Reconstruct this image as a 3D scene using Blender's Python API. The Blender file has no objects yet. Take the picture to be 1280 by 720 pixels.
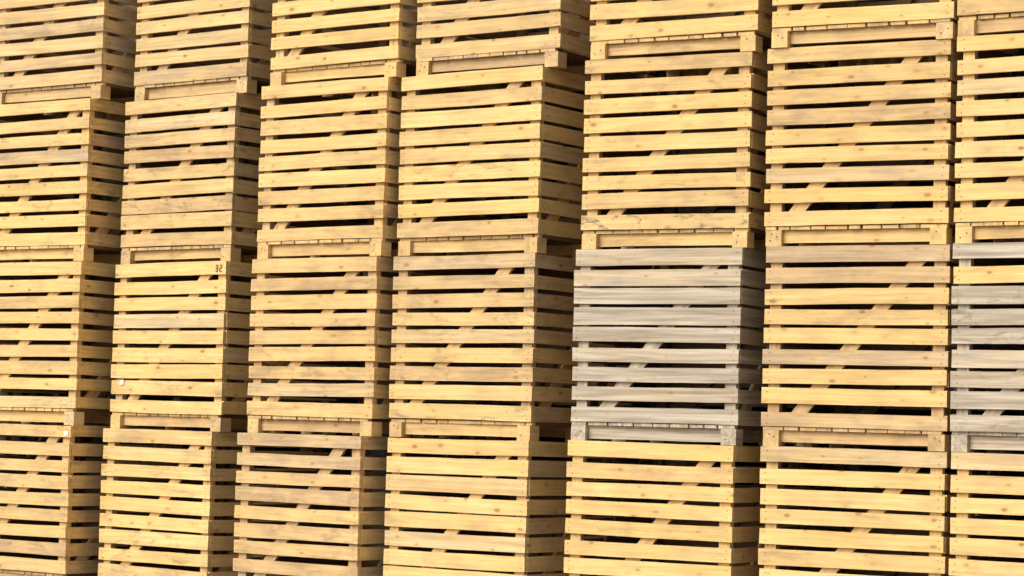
import bpy, math, random
from mathutils import Vector, Matrix
S=1.25
C=[[-11.5514,-0.0273,-0.8399,0.0083],[-10.4634,0.1101,-4.2394,-0.0108],[-9.2416,-0.043,-3.1277,-0.0121],[-8.2144,-0.0234,-0.9011,-0.0041],[-7.0007,-0.0613,4.4109,0.0056],[-5.9186,-0.0101,5.5832,0.0063],[-4.9314,0.055,0.0,0.0068]]
K=[[[0.037,0.035,0.64],[0.001,-0.003,-0.06],[-0.012,-0.012,-0.23],[-0.026,-0.026,-0.49]],[[0.041,0.043,0.89],[-0.004,0.026,-0.32],[-0.002,-0.013,-0.11],[-0.034,-0.029,-1.14]],[[0.053,0.019,0.87],[0.009,0.005,0.09],[-0.014,0.0,-0.29],[-0.047,-0.035,-1.17]],[[0.059,0.022,0.86],[-0.013,-0.002,-0.6],[-0.022,-0.011,0.0],[-0.024,-0.016,-0.41]],[[0.034,0.002,0.5],[0.008,0.007,0.43],[-0.016,-0.007,-0.15],[-0.026,-0.016,-0.08]],[[0.007,-0.006,-0.06],[-0.013,0.006,0.33],[0.002,-0.0,0.3],[0.004,-0.003,0.33]],[[-0.006,0.001,0.0],[-0.001,0.008,0.0],[-0.001,0.002,0.0],[0.008,0.004,0.0]]]
W=0.955; D=1.0; Z0=-1.024; Y0=10.823
scene=bpy.context.scene

# ---------------------------------------------------------------- materials
def N(nt,t,**kw):
    n=nt.nodes.new(t)
    for k,v in kw.items(): setattr(n,k,v)
    return n
def wood_material(name):
    m=bpy.data.materials.new(name); m.use_nodes=True; nt=m.node_tree; L=nt.links.new
    bs=nt.nodes['Principled BSDF']
    wc=N(nt,'ShaderNodeAttribute',attribute_name='wc'); tn=N(nt,'ShaderNodeAttribute',attribute_name='tone')
    sep=N(nt,'ShaderNodeSeparateXYZ'); L(tn.outputs['Vector'],sep.inputs[0])
    def mul(v):
        n=N(nt,'ShaderNodeVectorMath',operation='MULTIPLY'); n.inputs[1].default_value=v; L(wc.outputs['Vector'],n.inputs[0]); return n.outputs[0]
    def noise(vec,scale,det,rough=.55,dist=0):
        n=N(nt,'ShaderNodeTexNoise'); n.inputs['Scale'].default_value=scale; n.inputs['Detail'].default_value=det
        n.inputs['Roughness'].default_value=rough; n.inputs['Distortion'].default_value=dist; L(vec,n.inputs['Vector']); return n.outputs['Fac']
    def mr(v,a,b,c,d):
        n=N(nt,'ShaderNodeMapRange'); n.inputs[1].default_value=a;n.inputs[2].default_value=b;n.inputs[3].default_value=c;n.inputs[4].default_value=d
        L(v,n.inputs[0]); return n.outputs[0]
    def math_(op,a,b):
        n=N(nt,'ShaderNodeMath',operation=op)
        for i,x in enumerate((a,b)):
            if isinstance(x,(int,float)): n.inputs[i].default_value=x
            else: L(x,n.inputs[i])
        return n.outputs[0]
    def mix(f,a,b,bt='MIX'):
        n=N(nt,'ShaderNodeMix',data_type='RGBA',blend_type=bt)
        for s,x in ((n.inputs[0],f),(n.inputs[6],a),(n.inputs[7],b)):
            if isinstance(x,(int,float)): s.default_value=x
            elif isinstance(x,tuple): s.default_value=(*x,1)
            else: L(x,s)
        return n.outputs[2]
    fine=noise(mul((2.2,85,85)),1,3,.65)
    mid=noise(mul((1.1,22,22)),1,2,.6,.6)
    wv=N(nt,'ShaderNodeTexWave',wave_type='BANDS',bands_direction='Y',wave_profile='SAW')
    wv.inputs['Scale'].default_value=7;wv.inputs['Distortion'].default_value=6;wv.inputs['Detail'].default_value=1.5;wv.inputs['Detail Scale'].default_value=.9
    L(mul((.35,1,1)),wv.inputs['Vector'])
    blot=noise(mul((3.5,9,9)),1,3,.6)
    big=noise(mul((1.3,2.5,2.5)),1,1,.5)
    vo=N(nt,'ShaderNodeTexVoronoi',feature='F1',voronoi_dimensions='2D'); vo.inputs['Scale'].default_value=1; L(mul((4.5,8.5,1)),vo.inputs['Vector'])
    vs=N(nt,'ShaderNodeSeparateXYZ'); L(vo.outputs['Color'],vs.inputs[0])
    keep=mr(vs.outputs[0],.5,.58,0,1)
    rad=mr(vs.outputs[1],0,1,.04,.13)
    kd=math_('DIVIDE',vo.outputs['Distance'],rad)
    knot=math_('MULTIPLY',math_('MULTIPLY',math_('MULTIPLY',mr(kd,.5,1.1,1,0),keep),mr(vs.outputs[2],0,1,.2,.9)),mr(sep.outputs[1],.3,1,1,.45))
    halo=math_('MULTIPLY',math_('MULTIPLY',mr(kd,.8,2.8,1,0),keep),mr(sep.outputs[1],.3,1,1,.25))
    yel=mix(mr(big,.35,.65,0,1),(.92,.66,.28),(.885,.60,.23))
    tan=mix(mr(blot,.35,.65,0,1),(.70,.48,.25),(.54,.37,.195))
    gry=mix(mr(mid,.35,.65,0,1),(.64,.56,.445),(.43,.37,.295))
    t=math_('ADD',sep.outputs[0],mr(blot,.42,.75,-.05,.5)); 
    tc=N(nt,'ShaderNodeClamp'); L(t,tc.inputs[0])
    col=mix(tc.outputs[0],yel,tan)
    gc=N(nt,'ShaderNodeClamp'); L(math_('ADD',sep.outputs[1],math_('MULTIPLY',mr(blot,.55,.7,0,.5),sep.outputs[1])),gc.inputs[0])
    col=mix(gc.outputs[0],col,gry)
    col=mix(1,col,mix(mr(wv.outputs['Fac'],0,1,0,1),(1.02,1.02,1.01),(.94,.915,.875)),'MULTIPLY')
    col=mix(1,col,mix(mr(mid,.3,.7,0,1),(1.03,1.03,1.03),(.90,.88,.85)),'MULTIPLY')
    fs=mr(sep.outputs[1],0,1,.55,1)
    col=mix(fs,col,mix(1,col,mix(mr(fine,.38,.72,0,1),(1.02,1.02,1.02),(.74,.70,.65)),'MULTIPLY'))
    col=mix(math_('MULTIPLY',halo,.32),col,(.62,.36,.125))
    col=mix(math_('MULTIPLY',knot,.85),col,(.26,.13,.05))
    st=math_('MULTIPLY',mr(noise(mul((5,14,14)),1,4,.7,.8),.53,.65,0,1),sep.outputs[2])
    col=mix(math_('MULTIPLY',st,.72),col,(.18,.135,.08))
    L(col,bs.inputs['Base Color']); bs.inputs['Roughness'].default_value=.9
    bs.inputs['Specular IOR Level'].default_value=.15
    bp=N(nt,'ShaderNodeBump'); bp.inputs['Strength'].default_value=.3; bp.inputs['Distance'].default_value=.003
    L(fine,bp.inputs['Height']); L(bp.outputs[0],bs.inputs['Normal'])
    return m
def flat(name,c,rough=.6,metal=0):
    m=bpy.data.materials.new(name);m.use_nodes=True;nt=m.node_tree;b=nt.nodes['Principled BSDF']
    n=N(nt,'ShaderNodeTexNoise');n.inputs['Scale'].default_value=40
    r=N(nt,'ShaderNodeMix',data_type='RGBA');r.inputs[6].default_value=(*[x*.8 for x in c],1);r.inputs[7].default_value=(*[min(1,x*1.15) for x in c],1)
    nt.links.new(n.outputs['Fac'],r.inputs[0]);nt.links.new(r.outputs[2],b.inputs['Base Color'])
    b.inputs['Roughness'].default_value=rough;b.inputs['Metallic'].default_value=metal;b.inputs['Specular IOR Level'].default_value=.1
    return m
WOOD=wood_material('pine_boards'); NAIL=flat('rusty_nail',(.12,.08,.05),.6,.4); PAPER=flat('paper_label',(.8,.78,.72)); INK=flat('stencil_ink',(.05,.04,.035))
SHADE=flat('painted_shade_boards',(.18,.11,.055),.95)  # gap shade put into the colour of inner walls, rear posts and floor
# ---------------------------------------------------------------- crate builder
class MB:
    def __init__(s): s.v=[];s.f=[];s.wc=[];s.tone=[];s.mi=[];s.cur=0
    def board(s,p,d,h,Ln,hh,t,tone,rnd,seg=5,warp=.003,edge=.0012,twist=0.0):
        n=d.cross(h); o=len(s.v); sd=rnd.uniform(0,200); sh=rnd.uniform(0,60)
        b1=rnd.uniform(-warp,warp); b2=rnd.uniform(-warp,warp)*.8
        for i in range(seg+1):
            u=i/seg; bow=math.sin(math.pi*u)
            c=p+d*(Ln*u)+n*(b1*bow)+h*(b2*bow)
            eu=rnd.uniform(-edge,edge); el=rnd.uniform(-edge,edge)
            for a,b in((-1,-1),(1,-1),(1,1),(-1,1)):
                hv=a*hh/2+(eu if a>0 else el); tv=b*t/2
                s.v.append((c+h*hv+n*(tv+twist*a*(u-.5)))*S)
                s.wc.append((sd+Ln*u*S,sh+hv*S,sh*.7+tv*S)); s.tone.append(tone)
        def F(*q): s.f.append(tuple(o+k for k in q)); s.mi.append(s.cur)
        F(0,3,2,1)
        for i in range(seg):
            k=4*i
            for a in range(4):
                b=(a+1)%4; F(k+a,k+b,k+4+b,k+4+a)
        k=4*seg; F(k,k+1,k+2,k+3)
    def quad(s,c,ux,uy,mi):
        o=len(s.v)
        for a,b in((-1,-1),(1,-1),(1,1),(-1,1)):
            s.v.append((c+ux*a+uy*b)*S); s.wc.append((0,0,0)); s.tone.append((0,0,0))
        s.f.append((o,o+1,o+2,o+3)); s.mi.append(mi)
    def nail(s,c,ux,uy,r):
        o=len(s.v)
        for k in range(6):
            a=k*math.pi/3; s.v.append((c+ux*r*math.cos(a)+uy*r*math.sin(a))*S); s.wc.append((0,0,0)); s.tone.append((0,0,0))
        s.f.append(tuple(range(o,o+6))); s.mi.append(1)
X=Vector((1,0,0));Y=Vector((0,1,0));Z=Vector((0,0,1))
T=.0185
def make_crate(rnd,tan=.1,grey=0.,dirt=.1,over={},gap=.0,tight=False,extras=None,detail=True):
    m=MB(); nS=9; z0=.100
    def tone(k=0,dt=0):
        t=max(0,min(1,rnd.gauss(tan,.15)+dt)); 
        if rnd.random()<.12: t=min(1,t+.35)
        g=max(0,min(1,rnd.gauss(grey,.05 if grey<.3 else .12))) if grey>0 else max(0,rnd.gauss(.02,.03))
        if grey<.3 and rnd.random()<.06: g=min(1,g+rnd.uniform(.15,.35))
        return [t,g,max(0,rnd.gauss(dirt,.2))]
    zs=[]
    for i in range(nS):
        hh=.0768+rnd.uniform(-.006,.007)-gap
        if tight and i>=5: hh+=.010
        zs.append([z0+.1*i+.05+rnd.uniform(-.004,.004),hh])
    zs[-1][0]=1-.002-zs[-1][1]/2; zs[0][0]=z0+zs[0][1]/2+.002
    for wall in range(4):
        for i in range(nS):
            z,hh=zs[i]; z+=rnd.uniform(-.002,.002)
            tn=tone(); 
            if wall in(0,) or wall==1:
                if i in over: tn=list(over[i])
            tilt=rnd.uniform(-.006,.006)
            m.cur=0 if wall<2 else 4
            if wall==0:
                e0=rnd.uniform(-.005,.004);e1=rnd.uniform(-.004,.006)
                d=Vector((W-e0+e1,0,tilt)).normalized();h=Vector((-d.z,0,d.x)); yo=T/2+rnd.uniform(-.003,.0015)
                m.board(Vector((e0,yo,z-tilt/2)),d,h,W-e0+e1,hh,T,tn,rnd,6,twist=rnd.uniform(-.003,.003))
                if detail:
                    for xe in (.028,W-.028):
                        for s_ in(-.27,.27):
                            xx=xe+rnd.uniform(-.008,.008)
                            m.nail(Vector((xx,yo-T/2-.0016,z+tilt*(xx/W-.5)+s_*hh+rnd.uniform(-.004,.004))),X,Z,.003)
            elif wall==1:
                d=Vector((0,1,tilt)).normalized();h=Vector((0,-d.z,d.y))
                e0=rnd.uniform(-.002,.004)
                m.board(Vector((W-T/2+rnd.uniform(-.002,.002),T+.002+e0,z-tilt/2)),d,h,D-2*T-.004-e0,hh,T,tn,rnd,5,twist=rnd.uniform(-.003,.003))
                if detail:
                    for s_ in(-.27,.27):
                        m.nail(Vector((W+.0038,.05+rnd.uniform(-.008,.008),z+s_*hh)),Y,Z,.003)
            elif wall==2:
                m.board(Vector((T/2,T+.002,z)),Y,Z,D-2*T-.004,hh,T,tn,rnd,2)
            else:
                m.board(Vector((0,D-T/2,z)),X,Z,W,hh,T,tn,rnd,2)
    m.cur=0
    pw=.06
    for k,(x,y) in enumerate(((T+.003,T+.003),(W-T-.003-pw,T+.003),(T+.003,D-T-.003-.04),(W-T-.003-pw,D-T-.003-.04))):
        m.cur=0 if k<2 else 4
        m.board(Vector((x+pw/2,y+.02,z0+.002)),Z,X,.9-.008,pw,.04,tone(dt=.3),rnd,2,warp=0)
    def diag(p,q,h0,t=.018):
        d=(q-p);Ln=d.length;d.normalize();n=h0;h=n.cross(d)
        m.board(p,d,h,Ln,.068,t,tone(dt=.35),rnd,2,warp=0)
    y=T+.003+.009
    m.cur=0
    dz_=rnd.uniform(-.03,.03)
    diag(Vector((.16+dz_,y,z0+.045)),Vector((W-.15+dz_,y,.955)),Y)
    diag(Vector((W-T-.012,.13,z0+.045)),Vector((W-T-.012,D-.13,.955)),X)
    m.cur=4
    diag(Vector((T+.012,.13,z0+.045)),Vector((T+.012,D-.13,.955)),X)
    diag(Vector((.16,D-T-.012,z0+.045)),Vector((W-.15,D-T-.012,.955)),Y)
    m.cur=0
    x=.004; rec=rnd.choice((0,.004,.012,.016))
    while x<W-.03:
        w=min(rnd.uniform(.055,.11),W-.004-x)
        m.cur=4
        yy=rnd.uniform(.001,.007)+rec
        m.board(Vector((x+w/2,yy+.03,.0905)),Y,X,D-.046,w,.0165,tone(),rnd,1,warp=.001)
        m.cur=0
        m.board(Vector((x+w/2,yy,.0905)),Y,X,.0299,w,.0165,tone(dt=.25),rnd,1,warp=0)
        x+=w+rnd.uniform(.002,.014)
    for k,yy in enumerate((.05,D/2,D-.045)):
        hh=.062+rnd.uniform(-.006,.007)
        m.cur=0
        m.board(Vector((.09,yy,.081-hh/2)),X,Z,W-.18,hh,.03,tone(dt=.1),rnd,4,warp=.002)
        for xx in(.002+rnd.uniform(0,.004),W-.088-rnd.uniform(0,.004)):
            bw=.084
            yb=yy-.043+(rnd.uniform(-.008,.002) if k==0 else 0)
            m.board(Vector((xx+bw/2,yb,.0408)),Y,X,.086,bw,.081,tone(dt=.15),rnd,1,warp=0)
            if k==0 and detail:
                for a in((.3,.35),(.7,.6),(.4,.75)):
                    if rnd.random()<.5: m.nail(Vector((xx+bw*a[0],yb-.0018,.082*a[1])),X,Z,.004)
    if extras: extras(m)
    me=bpy.data.meshes.new('wooden_crate'); me.from_pydata([tuple(v) for v in m.v],[],m.f); 
    a=me.attributes.new('wc','FLOAT_VECTOR','POINT'); a.data.foreach_set('vector',[c for t in m.wc for c in t])
    a=me.attributes.new('tone','FLOAT_VECTOR','POINT'); a.data.foreach_set('vector',[float(c) for t in m.tone for c in t])
    for mt in(WOOD,NAIL,PAPER,INK,SHADE): me.materials.append(mt)
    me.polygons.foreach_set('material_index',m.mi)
    import bmesh
    bm=bmesh.new(); bm.from_mesh(me); bmesh.ops.recalc_face_normals(bm,faces=[f for f in bm.faces if f.material_index in(0,4)]); bm.to_mesh(me); bm.free()
    return me

GR={'tan':.3,'grey':.95,'dirt':.08}
ST={ (1,1):dict(tan=.25,grey=.2,dirt=.08),(2,1):dict(tan=.3,grey=.2,dirt=.08),(3,1):dict(tan=.1,dirt=.08),(4,1):dict(tan=.35,grey=.12,dirt=.18),(5,1):dict(tan=.08),(6,1):dict(tan=.05),(7,1):dict(tan=.22),  # first two crates: weathered, with top-left haze put into their paler tone
 (1,2):dict(tan=.16,dirt=.45),(2,2):dict(tan=.38,grey=.1,dirt=.35),(3,2):dict(tan=.28,dirt=.18),(4,2):dict(tan=.06,dirt=.18),(5,2):dict(tan=.2,dirt=.18,over={0:(.3,.1,1.2)}),(6,2):dict(tan=.04,dirt=.1),(7,2):dict(tan=.12),
 (1,3):dict(tan=.08,dirt=.25),(2,3):dict(tan=.05,dirt=.15),(3,3):dict(tan=.42,dirt=.15),(4,3):dict(tan=.35,dirt=.35,over={8:(.85,.2,.3),7:(.6,.1,.2)}),
 (5,3):dict(GR,tight=True),(6,3):dict(tan=.55,dirt=.2,over={8:(.95,.3,.2),7:(.85,.15,.1),4:(.2,0,0),1:(.15,0,0),2:(.3,0,0),0:(.8,.1,0)}),
 (7,3):dict(GR,over={7:(.1,0,0),6:(.2,1,.7),5:(.2,1,.7),4:(.3,1,.7)}),
 (1,4):dict(tan=.42,dirt=.25),(2,4):dict(tan=.08,dirt=.38),(3,4):dict(tan=.48,grey=.08,dirt=.3,over={8:(.8,.25,.2),7:(.75,.2,.1)}),(4,4):dict(tan=.03,dirt=.12),(5,4):dict(tan=.06,dirt=.12),(6,4):dict(tan=.02,dirt=.06),(7,4):dict(tan=.06)}
def seg32(m):
    def dg(x,segs):
        w,h,t=.014,.036,.0026; zc=.957; y=-.0045
        P={'a':((x,zc+h/2),(w/2,t)),'g':((x,zc),(w/2,t)),'d':((x,zc-h/2),(w/2,t)),
           'b':((x+w/2,zc+h/4),(t,h/4)),'c':((x+w/2,zc-h/4),(t,h/4)),'e':((x-w/2,zc-h/4),(t,h/4)),'f':((x-w/2,zc+h/4),(t,h/4))}
        for i,s in enumerate(segs): (a,b),(u,v)=P[s]; m.quad(Vector((a,y-.0003*i,b)),X*u,Z*v,3)
    dg(W-.075,'abgcd'); dg(W-.042,'abged')
def tag(x,z):
    return lambda m: m.quad(Vector((x,-.006,z)),X*.018,Z*.014,2)
EX={(2,3):lambda m:(seg32(m),tag(.1,.28)(m)),(1,4):tag(W-.03,.95)}
def place(me,x,y,z,al,name='wooden_crate'):
    ob=bpy.data.objects.new(name,me); scene.collection.objects.link(ob)
    ob.matrix_world=Matrix.Translation(Vector((x,y,z-Z0))*S)@Matrix.Rotation(al,4,'Z'); return ob
for c in range(0,9):
    for r in range(1,5):
        rnd=random.Random(c*37+r*101+5)
        if 1<=c<=7:
            Xi,dY,al,dz=C[c-1];dx,dy,da=K[c-1][r-1]
            st=dict(ST[(c,r)]); 
        else:
            Xi,dY,al,dz=((-12.68,0,0,0),(-3.87,.06,-1.,0))[c//8];dx,dy,da=rnd.uniform(-.02,.02),rnd.uniform(-.02,.02),rnd.uniform(-.5,.5)
            st=dict(tan=rnd.uniform(.05,.5))
        if 'dirt' not in st: st['dirt']=.12
        me=make_crate(rnd,extras=EX.get((c,r)),gap=rnd.uniform(-.003,.004),**st)
        dz=max(-.006,min(.006,dz))
        an=math.radians(al+da)
        place(me,Xi+dx,Y0+dY+dy,Z0+(4-r)+dz,an)

# ---------------------------------------------------------------- unseen dark sheet added behind the stacks, blocks sky in the gaps (corrugated)
wm=flat('dark_backing_sheet',(.06,.05,.04),.7)
vv=[];ff=[];x=-14.5*S;i=0;yw=(Y0+1.28)*S
while x<-2.2*S:
    for px,py in((0,0),(.06,0),(.09,.035),(.15,.035)):
        vv+= [(x+px,yw+py,-.05),(x+px,yw+py,5.3)]
    x+=.18
for k in range(len(vv)//2-1): ff.append((2*k,2*k+2,2*k+3,2*k+1))
me=bpy.data.meshes.new('added_backing');me.from_pydata(vv,[],ff);me.materials.append(wm)
ob=bpy.data.objects.new('added_backing',me);scene.collection.objects.link(ob)

# ---------------------------------------------------------------- ground
gm=bpy.data.materials.new('ground_concrete');gm.use_nodes=True;nt=gm.node_tree;b=nt.nodes['Principled BSDF']
tc=N(nt,'ShaderNodeTexCoord');n=N(nt,'ShaderNodeTexNoise');n.inputs['Scale'].default_value=1.3;n.inputs['Detail'].default_value=10;nt.links.new(tc.outputs['Object'],n.inputs['Vector'])
cr=N(nt,'ShaderNodeValToRGB');cr.color_ramp.elements[0].position=.35;cr.color_ramp.elements[0].color=(.2,.18,.15,1);cr.color_ramp.elements[1].position=.7;cr.color_ramp.elements[1].color=(.34,.31,.27,1)
nt.links.new(n.outputs['Fac'],cr.inputs[0]);nt.links.new(cr.outputs[0],b.inputs['Base Color']);b.inputs['Roughness'].default_value=.9
me=bpy.data.meshes.new('ground');R=600;me.from_pydata([(-R,-R,0),(R,-R,0),(R,R,0),(-R,R,0)],[],[(0,1,2,3)]);me.materials.append(gm)
g=bpy.data.objects.new('ground',me);scene.collection.objects.link(g)

# ---------------------------------------------------------------- light
w=bpy.data.worlds.new('World');scene.world=w;w.use_nodes=True;nt=w.node_tree;bg=nt.nodes['Background']
sky=N(nt,'ShaderNodeTexSky',sky_type='NISHITA');sky.sun_disc=False
EL=math.radians(38);AZ=math.radians(-18)
sv=Vector((math.sin(AZ)*math.cos(EL),-math.cos(AZ)*math.cos(EL),math.sin(EL)))
sky.sun_elevation=EL;sky.sun_rotation=math.atan2(sv.x,sv.y);sky.dust_density=6;sky.air_density=1.;sky.ozone_density=.5
hs=N(nt,'ShaderNodeHueSaturation');hs.inputs['Saturation'].default_value=.15
nt.links.new(sky.outputs[0],hs.inputs['Color']);nt.links.new(hs.outputs[0],bg.inputs['Color']);bg.inputs['Strength'].default_value=.15
sd=bpy.data.lights.new('sun','SUN');sd.energy=1.1;sd.angle=math.radians(50);sd.color=(1,.94,.84)
so=bpy.data.objects.new('sun',sd);scene.collection.objects.link(so);so.rotation_euler=sv.to_track_quat('Z','Y').to_euler()

# ---------------------------------------------------------------- camera
yaw,pit,rol=math.radians(34.58),math.radians(3.43),math.radians(1.68)
f=Vector((-math.sin(yaw)*math.cos(pit),math.cos(yaw)*math.cos(pit),math.sin(pit)));r=Vector((math.cos(yaw),math.sin(yaw),0));u=r.cross(f)
r2=r*math.cos(rol)+u*math.sin(rol);u2=u*math.cos(rol)-r*math.sin(rol)
cd=bpy.data.cameras.new('camera');cd.lens=36*3068/1280;cd.sensor_width=36;cd.clip_end=2000
co=bpy.data.objects.new('camera',cd);scene.collection.objects.link(co)
M=Matrix((r2,u2,-f)).transposed().to_4x4();M.translation=Vector((0,0,-Z0*S));co.matrix_world=M
scene.camera=co
scene.view_settings.view_transform='Standard';scene.view_settings.look='None';scene.view_settings.exposure=0
